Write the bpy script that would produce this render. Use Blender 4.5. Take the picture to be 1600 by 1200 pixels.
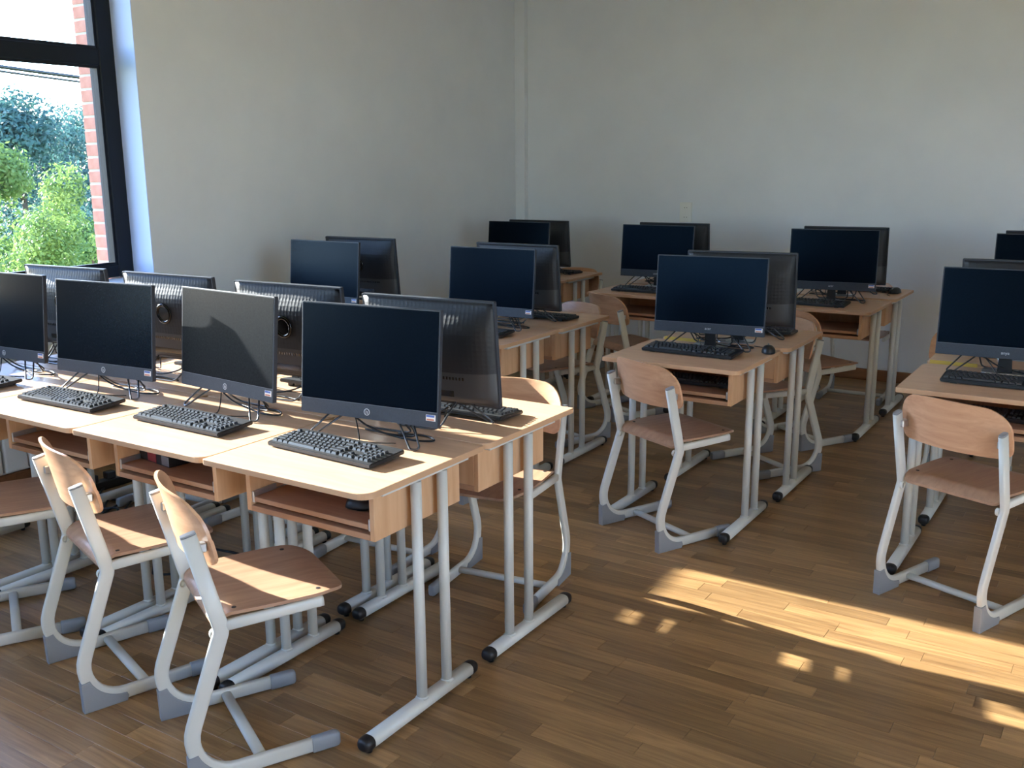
import bpy, bmesh, math, random
from mathutils import Matrix, Vector
R = math.radians
SC = bpy.context.scene
COL = SC.collection
for o in list(bpy.data.objects):
    bpy.data.objects.remove(o)

# ------------------------------------------------------------------ camera
cam_d = bpy.data.cameras.new('camera')
cam = bpy.data.objects.new('camera', cam_d); COL.objects.link(cam)
_r = Vector((0.84115111, 0.54074576, -0.00767043)); _u = Vector((-0.11255685, 0.18892424, 0.97551965)); _f = Vector((-0.52895724, 0.81969608, -0.21977847))
_m = Matrix((( _r.x, _u.x, -_f.x, 1.66975), (_r.y, _u.y, -_f.y, -1.86900), (_r.z, _u.z, -_f.z, 1.63332), (0, 0, 0, 1)))
cam.matrix_world = _m
cam_d.sensor_width = 36; cam_d.lens = 1536.38 / 1600 * 36; cam_d.clip_start = 0.05; cam_d.clip_end = 500
SC.camera = cam

# ------------------------------------------------------------------ sky, sun, exposure
SUN_EL = 17.0
world = bpy.data.worlds.new('sky'); SC.world = world; world.use_nodes = True
nt = world.node_tree; nt.nodes.clear()
sky = nt.nodes.new('ShaderNodeTexSky'); sky.sky_type = 'NISHITA'; sky.sun_disc = False
sky.sun_elevation = R(SUN_EL); sky.sun_rotation = R(270); sky.air_density = 1.0; sky.dust_density = 0.2; sky.ozone_density = 3.0
bg = nt.nodes.new('ShaderNodeBackground'); bg.inputs['Strength'].default_value = 1.5
wo = nt.nodes.new('ShaderNodeOutputWorld')
bg_tint = nt.nodes.new('ShaderNodeMixRGB'); bg_tint.blend_type = 'MULTIPLY'; bg_tint.inputs[0].default_value = 1.0; bg_tint.inputs[2].default_value = (1.0, 0.97, 1.08, 1)
nt.links.new(sky.outputs[0], bg_tint.inputs[1]); nt.links.new(bg_tint.outputs[0], bg.inputs[0]); nt.links.new(bg.outputs[0], wo.inputs[0])

sun_d = bpy.data.lights.new('sun', 'SUN'); sun_d.energy = 29.0; sun_d.angle = R(0.53); sun_d.color = (1.0, 0.975, 0.91)
sun = bpy.data.objects.new('sun', sun_d); COL.objects.link(sun)
_sd = Vector((1.0, -0.002, -math.tan(R(SUN_EL))))
sun.rotation_euler = _sd.to_track_quat('-Z', 'Y').to_euler(); sun.location = (-12, 1, 6)
SC.view_settings.view_transform = 'Standard'; SC.view_settings.look = 'None'
SC.view_settings.gamma = 1.0; SC.view_settings.use_curve_mapping = False
SC.view_settings.exposure = 0.66
SC.cycles.max_bounces = 10; SC.cycles.diffuse_bounces = 6; SC.cycles.glossy_bounces = 4
SC.cycles.transparent_max_bounces = 12; SC.cycles.caustics_reflective = False; SC.cycles.caustics_refractive = False
SC.cycles.sample_clamp_indirect = 6.0

# ------------------------------------------------------------------ materials
def mat(name, base, rough=0.5, metal=0.0, spec=0.5, coat=0.0):
    m = bpy.data.materials.new(name); m.use_nodes = True
    b = m.node_tree.nodes['Principled BSDF']
    b.inputs['Base Color'].default_value = (*base, 1); b.inputs['Roughness'].default_value = rough
    b.inputs['Metallic'].default_value = metal; b.inputs['Specular IOR Level'].default_value = spec
    b.inputs['Coat Weight'].default_value = coat
    return m
def srgb(r, g, b):
    return tuple(((c/255)/12.92 if c/255 <= 0.04045 else ((c/255+0.055)/1.055)**2.4) for c in (r, g, b))
def N(m, t): return m.node_tree.nodes.new(t)
def LK(m, a, b): m.node_tree.links.new(a, b)

def noise_mat(name, c1, c2, scale=(1, 1, 1), nscale=4.0, rough=0.5, spec=0.5, detail=4, bump=0.0, coord='Object', bscale=None):
    m = mat(name, c1, rough, 0, spec); p = m.node_tree.nodes['Principled BSDF']
    tc = N(m, 'ShaderNodeTexCoord'); mp = N(m, 'ShaderNodeMapping'); mp.inputs['Scale'].default_value = scale
    nz = N(m, 'ShaderNodeTexNoise'); nz.inputs['Scale'].default_value = nscale; nz.inputs['Detail'].default_value = detail
    rp = N(m, 'ShaderNodeValToRGB'); rp.color_ramp.elements[0].position = 0.3; rp.color_ramp.elements[1].position = 0.7
    rp.color_ramp.elements[0].color = (*c1, 1); rp.color_ramp.elements[1].color = (*c2, 1)
    LK(m, tc.outputs[coord], mp.inputs[0]); LK(m, mp.outputs[0], nz.inputs[0]); LK(m, nz.outputs[0], rp.inputs[0]); LK(m, rp.outputs[0], p.inputs['Base Color'])
    if bump:
        n2 = N(m, 'ShaderNodeTexNoise'); n2.inputs['Scale'].default_value = bscale or nscale*8; n2.inputs['Detail'].default_value = 3
        LK(m, tc.outputs[coord], n2.inputs[0])
        bp = N(m, 'ShaderNodeBump'); bp.inputs['Strength'].default_value = bump; bp.inputs['Distance'].default_value = 0.002
        LK(m, n2.outputs[0], bp.inputs['Height']); LK(m, bp.outputs[0], p.inputs['Normal'])
    return m

def wood_mat(name, c1, c2, axis_scale, rough=0.42, spec=0.4, rnd=True):
    """fine straight-grained laminate; per-object shift so no two pieces share the figure"""
    m = mat(name, c1, rough, 0, spec); p = m.node_tree.nodes['Principled BSDF']
    tc = N(m, 'ShaderNodeTexCoord'); mp = N(m, 'ShaderNodeMapping'); mp.inputs['Scale'].default_value = axis_scale
    oi = N(m, 'ShaderNodeObjectInfo'); ml = N(m, 'ShaderNodeMath'); ml.operation = 'MULTIPLY'; ml.inputs[1].default_value = 37.0
    LK(m, oi.outputs['Random'], ml.inputs[0]); LK(m, ml.outputs[0], mp.inputs['Location'])
    n1 = N(m, 'ShaderNodeTexNoise'); n1.inputs['Scale'].default_value = 1.0; n1.inputs['Detail'].default_value = 5; n1.inputs['Roughness'].default_value = 0.6
    n1.inputs['Distortion'].default_value = 0.6
    LK(m, tc.outputs['Object'], mp.inputs[0]); LK(m, mp.outputs[0], n1.inputs[0])
    rp = N(m, 'ShaderNodeValToRGB'); rp.color_ramp.elements[0].position = 0.32; rp.color_ramp.elements[1].position = 0.68
    rp.color_ramp.elements[0].color = (*c1, 1); rp.color_ramp.elements[1].color = (*c2, 1)
    LK(m, n1.outputs[0], rp.inputs[0]); LK(m, rp.outputs[0], p.inputs['Base Color'])
    return m

M = {}
M['wall'] = noise_mat('wall_paint', srgb(218, 222, 228), srgb(224, 228, 233), (1, 1, 1), 3.0, 0.85, 0.2, 4, 0.12, bscale=60)
M['ceiling'] = mat('ceiling_paint', srgb(235, 233, 228), 0.9, 0, 0.2)
M['reveal'] = mat('reveal_skylight_blue', srgb(200, 212, 246), 0.7, 0, 0.3)  # blue cast of the skylight put into the lining's base colour
M['sill'] = mat('sill_laminate', srgb(225, 226, 228), 0.3, 0, 0.5)
M['frame'] = mat('dark_window_frame', srgb(26, 31, 40), 0.6, 0, 0.2)
M['baseboard'] = wood_mat('baseboard_wood', srgb(122, 84, 58), srgb(142, 98, 68), (2, 30, 30))
M['top'] = wood_mat('beech_top', srgb(198, 156, 124), srgb(214, 174, 140), (3, 26, 26), 0.36, 0.4)
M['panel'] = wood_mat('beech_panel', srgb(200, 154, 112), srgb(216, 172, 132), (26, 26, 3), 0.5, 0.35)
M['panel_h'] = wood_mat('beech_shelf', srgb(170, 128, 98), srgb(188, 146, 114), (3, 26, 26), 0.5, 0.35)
M['edge'] = mat('beech_edge_band', srgb(196, 156, 120), 0.5, 0, 0.35)
M['yellow'] = mat('yellow_edge_band', srgb(206, 168, 70), 0.5)
M['ply'] = wood_mat('beech_plywood', srgb(158, 120, 96), srgb(180, 142, 114), (40, 4, 40), 0.30, 0.5)
M['ply_b'] = wood_mat('beech_plywood_back', srgb(194, 146, 112), srgb(214, 168, 132), (4, 40, 40), 0.28, 0.5)
M['metal'] = mat('light_grey_enamel', srgb(206, 205, 197), 0.36, 0.0, 0.5)
M['steel'] = mat('bright_steel', srgb(205, 207, 208), 0.3, 0.85)
M['boot'] = mat('grey_plastic', srgb(138, 141, 145), 0.5)
M['black'] = mat('black_plastic', srgb(22, 22, 25), 0.45)
M['cable'] = mat('black_cable', srgb(18, 18, 20), 0.4)
M['rod'] = mat('dark_rod', srgb(84, 86, 90), 0.28, 0.6)
M['rivet'] = mat('dark_rivet', srgb(35, 30, 28), 0.5)
M['bezel'] = noise_mat('dark_bezel', srgb(44, 49, 58), srgb(50, 56, 66), (1, 1, 1), 200, 0.5, 0.4, 2)
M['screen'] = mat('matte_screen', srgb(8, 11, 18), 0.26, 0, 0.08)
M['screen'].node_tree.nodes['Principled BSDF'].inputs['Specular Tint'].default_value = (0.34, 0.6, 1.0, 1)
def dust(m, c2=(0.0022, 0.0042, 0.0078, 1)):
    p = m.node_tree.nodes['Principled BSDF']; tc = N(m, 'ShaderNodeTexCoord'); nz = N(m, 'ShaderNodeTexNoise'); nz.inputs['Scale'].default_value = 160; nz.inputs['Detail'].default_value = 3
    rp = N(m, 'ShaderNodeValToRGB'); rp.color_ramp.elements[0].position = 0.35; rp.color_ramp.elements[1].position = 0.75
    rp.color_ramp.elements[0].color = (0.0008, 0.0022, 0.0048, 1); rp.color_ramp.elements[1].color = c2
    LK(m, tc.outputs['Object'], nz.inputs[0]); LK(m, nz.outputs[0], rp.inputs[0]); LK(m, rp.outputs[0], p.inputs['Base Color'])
M['dusty'] = mat('dusty_sunlit_screen', srgb(20, 22, 26), 0.38, 0, 0.07); dust(M['screen']); dust(M['dusty'], (0.008, 0.011, 0.013, 1))  # dust speckle, lightened beyond the other screens to brighten the sunlit one
M['edge_grey'] = mat('grey_rim', srgb(92, 98, 106), 0.4)
M['logo'] = mat('silver_logo', srgb(190, 192, 196), 0.35, 0.3)
M['sticker_w'] = mat('sticker_white', srgb(220, 216, 212), 0.5)
M['sticker_b'] = mat('sticker_blue', srgb(70, 100, 170), 0.5)
M['sticker_o'] = mat('sticker_orange', srgb(190, 120, 90), 0.5)
M['key'] = mat('key_plastic', srgb(44, 46, 50), 0.38)
M['kbody'] = mat('keyboard_plastic', srgb(30, 31, 34), 0.45)
M['gloss'] = mat('gloss_black', srgb(6, 6, 8), 0.12, 0, 0.6)
M['white_plastic'] = mat('white_plastic', srgb(228, 228, 224), 0.4)
M['paper'] = mat('paper', srgb(214, 218, 226), 0.7)
M['red'] = mat('book_red', srgb(150, 50, 50), 0.5)
M['blue'] = mat('book_blue', srgb(50, 70, 140), 0.5)
M['radiator'] = mat('radiator_enamel', srgb(222, 224, 226), 0.4)
M['brick'] = noise_mat('pink_brick', srgb(196, 128, 112), srgb(214, 150, 134), (1, 1, 1), 14, 0.85, 0.2, 4)
M['mortar'] = mat('mortar', srgb(196, 178, 166), 0.9)
M['bark'] = noise_mat('bark', srgb(78, 66, 54), srgb(104, 90, 74), (1, 1, 0.2), 12, 0.9, 0.2)
M['grass'] = noise_mat('lawn', srgb(78, 112, 58), srgb(104, 138, 72), (1, 1, 1), 1.5, 0.9, 0.2)
M['roof'] = mat('roof_metal', srgb(150, 158, 170), 0.6)
M['gap'] = mat('floor_joint', srgb(52, 36, 26), 0.8)
M['pad'] = mat('grey_felt', srgb(60, 60, 62), 0.9)

def leaf_mat(name, c1, c2):
    m = noise_mat(name, c1, c2, (1, 1, 1), 3.0, 0.6, 0.3)
    p = m.node_tree.nodes['Principled BSDF']
    out = [n for n in m.node_tree.nodes if n.type == 'OUTPUT_MATERIAL'][0]
    tr = N(m, 'ShaderNodeBsdfTranslucent'); mx = N(m, 'ShaderNodeMixShader'); mx.inputs[0].default_value = 0.4
    rp = [n for n in m.node_tree.nodes if n.type == 'VALTORGB'][0]
    LK(m, rp.outputs[0], tr.inputs[0]); LK(m, p.outputs[0], mx.inputs[1]); LK(m, tr.outputs[0], mx.inputs[2]); LK(m, mx.outputs[0], out.inputs[0])
    return m
M['leaf_light'] = leaf_mat('leaf_light', srgb(78, 108, 54), srgb(124, 148, 80))
M['leaf_dark'] = leaf_mat('leaf_dark', srgb(44, 78, 78), srgb(84, 118, 108))

# ribbed honeycomb back cover
def back_mat():
    m = mat('textured_back_cover', srgb(26, 29, 35), 0.5, 0, 0.4); p = m.node_tree.nodes['Principled BSDF']
    tc = N(m, 'ShaderNodeTexCoord'); vo = N(m, 'ShaderNodeTexVoronoi'); vo.inputs['Scale'].default_value = 62; vo.inputs['Randomness'].default_value = 0.15
    bp = N(m, 'ShaderNodeBump'); bp.inputs['Strength'].default_value = 0.28; bp.inputs['Distance'].default_value = 0.004
    LK(m, tc.outputs['Object'], vo.inputs[0]); LK(m, vo.outputs['Distance'], bp.inputs['Height']); LK(m, bp.outputs[0], p.inputs['Normal'])
    return m
M['back'] = back_mat()
M['back_low'] = mat('back_cover_lower', srgb(52, 54, 58), 0.4)

# window glass: clear pane with a Fresnel sheen
def glass_mat():
    m = bpy.data.materials.new('window_glass'); m.use_nodes = True; n = m.node_tree; n.nodes.clear()
    o = n.nodes.new('ShaderNodeOutputMaterial'); mx = n.nodes.new('ShaderNodeMixShader'); t = n.nodes.new('ShaderNodeBsdfTransparent'); g = n.nodes.new('ShaderNodeBsdfGlossy')
    t.inputs[0].default_value = (0.94, 0.965, 0.97, 1); g.inputs['Roughness'].default_value = 0.02
    lw = n.nodes.new('ShaderNodeLayerWeight'); lw.inputs[0].default_value = 0.5      # Schlick's curve, the same from both faces of the pane
    pw = n.nodes.new('ShaderNodeMath'); pw.operation = 'POWER'; pw.inputs[1].default_value = 5.0
    ad = n.nodes.new('ShaderNodeMath'); ad.operation = 'MULTIPLY_ADD'; ad.inputs[1].default_value = 0.96; ad.inputs[2].default_value = 0.04
    n.links.new(lw.outputs['Facing'], pw.inputs[0]); n.links.new(pw.outputs[0], ad.inputs[0]); n.links.new(ad.outputs[0], mx.inputs[0]); n.links.new(t.outputs[0], mx.inputs[1]); n.links.new(g.outputs[0], mx.inputs[2]); n.links.new(mx.outputs[0], o.inputs[0])
    return m
M['glass'] = glass_mat()

# oak strips: tone is stored per strip in a mesh attribute
def oak_mat():
    m = mat('oak_strip', srgb(150, 110, 76), 0.3, 0, 0.5); p = m.node_tree.nodes['Principled BSDF']
    at = N(m, 'ShaderNodeAttribute'); at.attribute_name = 'tone'
    ge = N(m, 'ShaderNodeNewGeometry'); mp = N(m, 'ShaderNodeMapping'); mp.inputs['Scale'].default_value = (2.2, 34, 1)
    cb = N(m, 'ShaderNodeCombineXYZ'); mu = N(m, 'ShaderNodeMath'); mu.operation = 'MULTIPLY'; mu.inputs[1].default_value = 90
    LK(m, at.outputs['Fac'], mu.inputs[0]); LK(m, mu.outputs[0], cb.inputs[0]); LK(m, mu.outputs[0], cb.inputs[2]); LK(m, cb.outputs[0], mp.inputs['Location'])
    LK(m, ge.outputs['Position'], mp.inputs[0])
    n1 = N(m, 'ShaderNodeTexNoise'); n1.inputs['Scale'].default_value = 1.0; n1.inputs['Detail'].default_value = 6; n1.inputs['Roughness'].default_value = 0.62; n1.inputs['Distortion'].default_value = 1.2
    LK(m, mp.outputs[0], n1.inputs[0])
    rp = N(m, 'ShaderNodeValToRGB'); rp.color_ramp.elements[0].position = 0.28; rp.color_ramp.elements[1].position = 0.72
    rp.color_ramp.elements[0].color = (*srgb(124, 92, 60), 1); rp.color_ramp.elements[1].color = (*srgb(180, 142, 96), 1)
    LK(m, n1.outputs[0], rp.inputs[0])
    hs = N(m, 'ShaderNodeHueSaturation'); mr = N(m, 'ShaderNodeMapRange'); mr.inputs['To Min'].default_value = 0.68; mr.inputs['To Max'].default_value = 1.22
    LK(m, at.outputs['Fac'], mr.inputs[0]); LK(m, mr.outputs[0], hs.inputs['Value']); LK(m, rp.outputs[0], hs.inputs['Color']); LK(m, hs.outputs[0], p.inputs['Base Color'])
    m2 = N(m, 'ShaderNodeMapRange'); m2.inputs['To Min'].default_value = 0.26; m2.inputs['To Max'].default_value = 0.42
    LK(m, n1.outputs[0], m2.inputs[0]); LK(m, m2.outputs[0], p.inputs['Roughness'])
    bp = N(m, 'ShaderNodeBump'); bp.inputs['Strength'].default_value = 0.08; bp.inputs['Distance'].default_value = 0.002
    LK(m, n1.outputs[0], bp.inputs['Height']); LK(m, bp.outputs[0], p.inputs['Normal'])
    return m
M['oak'] = oak_mat()

# ------------------------------------------------------------------ mesh helpers
def mesh_of(name, verts, faces, m, smooth=False, mats=None, idx=None):
    me = bpy.data.meshes.new(name); me.from_pydata([tuple(v) for v in verts], [], faces); me.update()
    for mm in (mats or [m]): me.materials.append(M[mm] if isinstance(mm, str) else mm)
    if idx: me.polygons.foreach_set('material_index', idx)
    if smooth: me.polygons.foreach_set('use_smooth', [True]*len(me.polygons))
    return me
def link(name, me, parent=None, loc=None, rot=None):
    o = bpy.data.objects.new(name, me); COL.objects.link(o)
    if parent: o.parent = parent
    if loc: o.location = loc
    if rot: o.rotation_euler = rot
    return o
def tag(o, label=None, cat=None, group=None, kind=None):
    if label: o['label'] = label
    if cat: o['category'] = cat
    if group: o['group'] = group
    if kind: o['kind'] = kind
    return o
def empty(name, loc=(0, 0, 0), rz=0):
    o = bpy.data.objects.new(name, None); COL.objects.link(o); o.location = loc; o.rotation_euler = (0, 0, rz); o.empty_display_size = 0.1
    return o
def copy_tree(o, parent=None):
    c = o.copy(); COL.objects.link(c)
    if parent: c.parent = parent
    for ch in list(o.children): copy_tree(ch, c)
    return c
def from_bm(bm, name, m, smooth=False):
    me = bpy.data.meshes.new(name); bm.to_mesh(me); bm.free(); me.materials.append(M[m])
    if smooth: me.polygons.foreach_set('use_smooth', [True]*len(me.polygons))
    return me
def bm_box(bm, x0, x1, y0, y1, z0, z1):
    v = [bm.verts.new(p) for p in ((x0,y0,z0),(x1,y0,z0),(x1,y1,z0),(x0,y1,z0),(x0,y0,z1),(x1,y0,z1),(x1,y1,z1),(x0,y1,z1))]
    for f in ((0,3,2,1),(4,5,6,7),(0,1,5,4),(1,2,6,5),(2,3,7,6),(3,0,4,7)): bm.faces.new([v[i] for i in f])
def box(name, x0, x1, y0, y1, z0, z1, m, bev=0.0, seg=1):
    bm = bmesh.new(); bm_box(bm, x0, x1, y0, y1, z0, z1)
    if bev: bmesh.ops.bevel(bm, geom=bm.edges[:], offset=bev, segments=seg, affect='EDGES', profile=0.5)
    return from_bm(bm, name, m)
def prism(name, pts, lo, hi, m, axis='z', bev=0.0, smooth=False):
    """closed outline extruded along an axis; pts are (a,b) in the other two axes"""
    def P(a, b, c): return {'z': (a, b, c), 'x': (c, a, b), 'y': (a, c, b)}[axis]
    bm = bmesh.new(); A = [bm.verts.new(P(a, b, lo)) for a, b in pts]; B = [bm.verts.new(P(a, b, hi)) for a, b in pts]; n = len(pts)
    bm.faces.new(A[::-1]); bm.faces.new(B)
    for i in range(n): bm.faces.new((A[i], A[(i+1) % n], B[(i+1) % n], B[i]))
    bmesh.ops.recalc_face_normals(bm, faces=bm.faces[:])
    if bev:
        es = [e for e in bm.edges if (e.verts[0] in A and e.verts[1] in A) or (e.verts[0] in B and e.verts[1] in B)]
        bmesh.ops.bevel(bm, geom=es, offset=bev, segments=2, affect='EDGES', profile=0.5)
    return from_bm(bm, name, m, smooth)
def fillet(pts, rad, n=8):
    out = [Vector(pts[0])]
    for i in range(1, len(pts)-1):
        p = Vector(pts[i]); a = (Vector(pts[i-1])-p); b = (Vector(pts[i+1])-p); la, lb = a.length, b.length; a.normalize(); b.normalize()
        r = rad[i-1] if isinstance(rad, (list, tuple)) else rad
        th = a.angle(b); t = min(r/math.tan(th/2), la*0.49 if i > 1 else la*0.95, lb*0.49 if i < len(pts)-2 else lb*0.95); r = t*math.tan(th/2)
        c = p + (a+b).normalized()*(r/math.sin(th/2)); s = p+a*t-c; e = p+b*t-c
        ang = s.angle(e)
        for k in range(n+1):
            w = k/n
            v = (s*math.sin((1-w)*ang)+e*math.sin(w*ang))/math.sin(ang) if ang > 1e-4 else s
            out.append(c+v)
    out.append(Vector(pts[-1])); return out
def sweep(name, path, ra, rb, m, n=14, lateral=None, caps=True, power=1.0):
    """tube; ra in the path's own plane, rb along `lateral` (or round, parallel transport)"""
    path = [Vector(p) for p in path]; V = []; F = []; prev = None
    for i, p in enumerate(path):
        t = (path[min(i+1, len(path)-1)]-path[max(i-1, 0)]).normalized()
        if lateral is not None:
            L = Vector(lateral); nn = t.cross(L).normalized()
        else:
            if prev is None:
                L = t.orthogonal().normalized()
            else:
                L = (prev - t*prev.dot(t)).normalized()
            prev = L; nn = t.cross(L).normalized()
        for k in range(n):
            a = 2*math.pi*k/n; c, s = math.cos(a), math.sin(a)
            c = math.copysign(abs(c)**power, c); s = math.copysign(abs(s)**power, s)
            V.append(p + nn*(ra*c) + L*(rb*s))
    for i in range(len(path)-1):
        for k in range(n):
            F.append((i*n+k, i*n+(k+1) % n, (i+1)*n+(k+1) % n, (i+1)*n+k))
    sm = [True]*len(F)
    if caps:
        F.append(tuple(range(n))[::-1]); F.append(tuple(range((len(path)-1)*n, len(path)*n))); sm += [False, False]
    me = mesh_of(name, V, F, m); me.polygons.foreach_set('use_smooth', sm)
    return me
def cyl(name, p0, p1, r, m, n=14, r2=None):
    p0, p1 = Vector(p0), Vector(p1); t = (p1-p0).normalized(); L = t.orthogonal().normalized(); q = t.cross(L); V = []
    for p, rr in ((p0, r), (p1, r2 if r2 is not None else r)):
        for k in range(n):
            a = 2*math.pi*k/n; V.append(p+(L*math.cos(a)+q*math.sin(a))*rr)
    F = [(k, (k+1) % n, n+(k+1) % n, n+k) for k in range(n)]+[tuple(range(n))[::-1], tuple(range(n, 2*n))]
    me = mesh_of(name, V, F, m); me.polygons.foreach_set('use_smooth', [True]*n+[False, False]); return me
def catmull(pts, n=8):
    pts = [Vector(p) for p in pts]; P = [pts[0]*2-pts[1]]+pts+[pts[-1]*2-pts[-2]]; out = []
    for i in range(1, len(P)-2):
        for k in range(n):
            t = k/n; a, b, c, d = P[i-1:i+3]
            out.append(0.5*((2*b)+(c-a)*t+(2*a-5*b+4*c-d)*t*t+(3*b-a-3*c+d)*t**3))
    out.append(pts[-1]); return out
def round_rect(x0, x1, y0, y1, r, n=6):
    """r: radius per corner in the order (x0,y0),(x1,y0),(x1,y1),(x0,y1)"""
    out = []
    for (cx, cy, a0, rr) in ((x0, y0, 180, r[0]), (x1, y0, 270, r[1]), (x1, y1, 0, r[2]), (x0, y1, 90, r[3])):
        sx = 1 if cx == x0 else -1; sy = 1 if cy == y0 else -1
        for k in range(n+1):
            a = R(a0+90*k/n); out.append((cx+sx*rr+rr*math.cos(a), cy+sy*rr+rr*math.sin(a)))
    return out

# ------------------------------------------------------------------ room shell
XW, YW, XR, YB, ZC = -3.156, 5.75, 4.3, -5.6, 3.3
WT = 0.18          # inner wall leaf, window frame sits behind it
WIN = [(-0.42, 1.80), (-4.3, -1.3)]; FWIN = [(-2.4, 0.0)]; ZS, ZT = 1.0, 3.0
def struct(name, me, parent=None, loc=None):
    o = link(name, me, parent, loc)
    if not parent: tag(o, kind='structure')
    return o
# left wall with two window openings
bm = bmesh.new()
XO = XW-WT-0.10
bm_box(bm, XO, XW, YB-0.2, YW+0.2, -0.02, ZS-0.03)
bm_box(bm, XO, XW, YB-0.2, YW+0.2, ZT, ZC+0.02)
for a, b in ((YB-0.2, WIN[1][0]), (WIN[1][1], WIN[0][0]), (WIN[0][1], YW+0.2)): bm_box(bm, XO, XW, a, b, ZS-0.03, ZT)
wl = struct('wall_left', from_bm(bm, 'wall_left', 'wall')); tag(wl, 'pale grey plaster wall holding the windows on the left')
wb = struct('wall_back', box('wall_back', XW, XR+0.2, YW, YW+0.2, -0.02, ZC+0.02, 'wall')); tag(wb, 'plain grey plaster wall behind the rows of computers')
RWIN = [(-2.3, -0.1)]
bm = bmesh.new()
bm_box(bm, XR, XR+WT+0.10, YB-0.28, YW, -0.02, ZS-0.03); bm_box(bm, XR, XR+WT+0.10, YB-0.28, YW, ZT, ZC+0.02)
for a, b in ((YB-0.28, RWIN[0][0]), (RWIN[0][1], YW)): bm_box(bm, XR, XR+WT+0.10, a, b, ZS-0.03, ZT)
wr = struct('wall_right', from_bm(bm, 'wall_right', 'wall')); tag(wr, 'plaster wall on the right outside the frame')
bm = bmesh.new()
bm_box(bm, XW, XR, YB-WT-0.10, YB, -0.02, ZS-0.03); bm_box(bm, XW, XR, YB-WT-0.10, YB, ZT, ZC+0.02)
for a, b in ((XW, FWIN[0][0]), (FWIN[0][1], XR)): bm_box(bm, a, b, YB-WT-0.10, YB, ZS-0.03, ZT)
wf = struct('wall_front', from_bm(bm, 'wall_front', 'wall')); tag(wf, 'plaster wall behind the camera')
ce = struct('ceiling', box('ceiling', XW, XR, YB, YW, ZC, ZC+0.2, 'ceiling')); tag(ce, 'white ceiling above the classroom')
# boxed corner and pilaster edge
t1 = struct('trim_1', box('corner_boxing', XW, XW+0.10, YW-0.06, YW, 0, ZC, 'wall', 0.004, 2)); tag(t1, 'narrow boxed-in strip running up the room corner')
t2 = struct('trim_2', box('wall_pilaster', 0.93, 1.33, YW-0.012, YW, 0, ZC, 'wall', 0.003, 1)); tag(t2, 'shallow pale pilaster at the right edge of the back wall')
b1 = struct('baseboard_back', box('baseboard_back', XW+0.10, XR, YW-0.034, YW-0.014, 0.0, 0.085, 'baseboard', 0.004, 1)); tag(b1, 'brown wooden baseboard along the back wall')
b2 = struct('baseboard_left', box('baseboard_left', XW, XW+0.02, YB, YW-0.07, 0.0, 0.085, 'baseboard', 0.004, 1)); tag(b2, 'brown wooden baseboard along the window wall')

# windows: dark frames, panes, sill, reveal lining
def window(name, y0, y1, label, mull, front=False, right=False):
    root = empty(name, (XW-WT, (y0+y1)/2, ZS)); tag(root, label, None, None, 'structure')
    if front: root.location = ((y0+y1)/2, YB-WT, ZS); root.rotation_euler = (0, 0, math.pi/2)
    if right: root.location = (XR+WT, -(y0+y1)/2, ZS); root.rotation_euler = (0, 0, math.pi)
    cy = (y0+y1)/2
    def part(nm, a, b, c, d, m='frame', x0=-0.101, x1=0.0, bev=0.006):
        return link(nm, box(nm, x0, x1, a-cy, b-cy, c-ZS, d-ZS, m, bev, 1), root)
    J = 0.10
    part('jamb', y1-J, y1, ZS, ZT); part('jamb', y0, y0+J, ZS, ZT)
    part('bottom_rail', y0+J, y1-J, ZS, ZS+0.075); part('top_rail', y0+J, y1-J, ZT-0.09, ZT)
    part('transom', y0+J, y1-J, 2.175, 2.265)
    ms = [y0+J]
    for mm in mull:
        part('mullion', mm-0.045, mm+0.045, ZS+0.075, 2.175); part('mullion', mm-0.045, mm+0.045, 2.265, ZT-0.09); ms += [mm-0.045, mm+0.045]
    ms.append(y1-J)
    for i in range(0, len(ms), 2):
        for zz in ((ZS+0.075, 2.175), (2.265, ZT-0.09)):
            a, b = ms[i], ms[i+1]
            part('pane', a, b, zz[0], zz[1], 'glass', -0.04, -0.034, 0)
            # glazing bead around the pane
            bm = bmesh.new(); w = 0.014
            for (p, q, r_, s) in ((a, a+w, *zz), (b-w, b, *zz), (a+w, b-w, zz[0], zz[0]+w), (a+w, b-w, zz[1]-w, zz[1])):
                bm_box(bm, -0.033, -0.012, p-cy, q-cy, r_-ZS, s-ZS)
            link('glazing_bead', from_bm(bm, 'glazing_bead', 'frame'), root)
    link('window_sill', box('window_sill', -0.0, WT+0.045, y0-cy-0.0, y1-cy, -0.03, 0.0, 'sill', 0.006, 2), root)
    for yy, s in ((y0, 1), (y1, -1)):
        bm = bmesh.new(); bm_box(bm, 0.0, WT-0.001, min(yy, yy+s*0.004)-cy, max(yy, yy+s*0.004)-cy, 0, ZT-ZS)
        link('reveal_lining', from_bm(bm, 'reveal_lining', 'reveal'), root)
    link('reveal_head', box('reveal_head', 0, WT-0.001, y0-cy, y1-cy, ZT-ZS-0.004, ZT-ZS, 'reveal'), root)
    return root
window('window_1', *WIN[0], 'dark-framed window with a transom looking out on trees', [0.575])
window('fill_window_2', *WIN[1], 'added dark-framed window in the left wall beside the camera, for bounce light', [-3.3, -2.3])  # unseen window, added so more sun bounces around the room
window('fill_window_3', *FWIN[0], 'added dark-framed window in the wall behind the camera, for fill light', [-1.2], True)  # unseen window, added to lift the ambient light from behind
window('fill_window_4', -RWIN[0][1], -RWIN[0][0], 'added dark-framed window in the right wall, for light on the left wall', [1.2], False, True)  # unseen window, added to brighten the left wall from across the room

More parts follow.
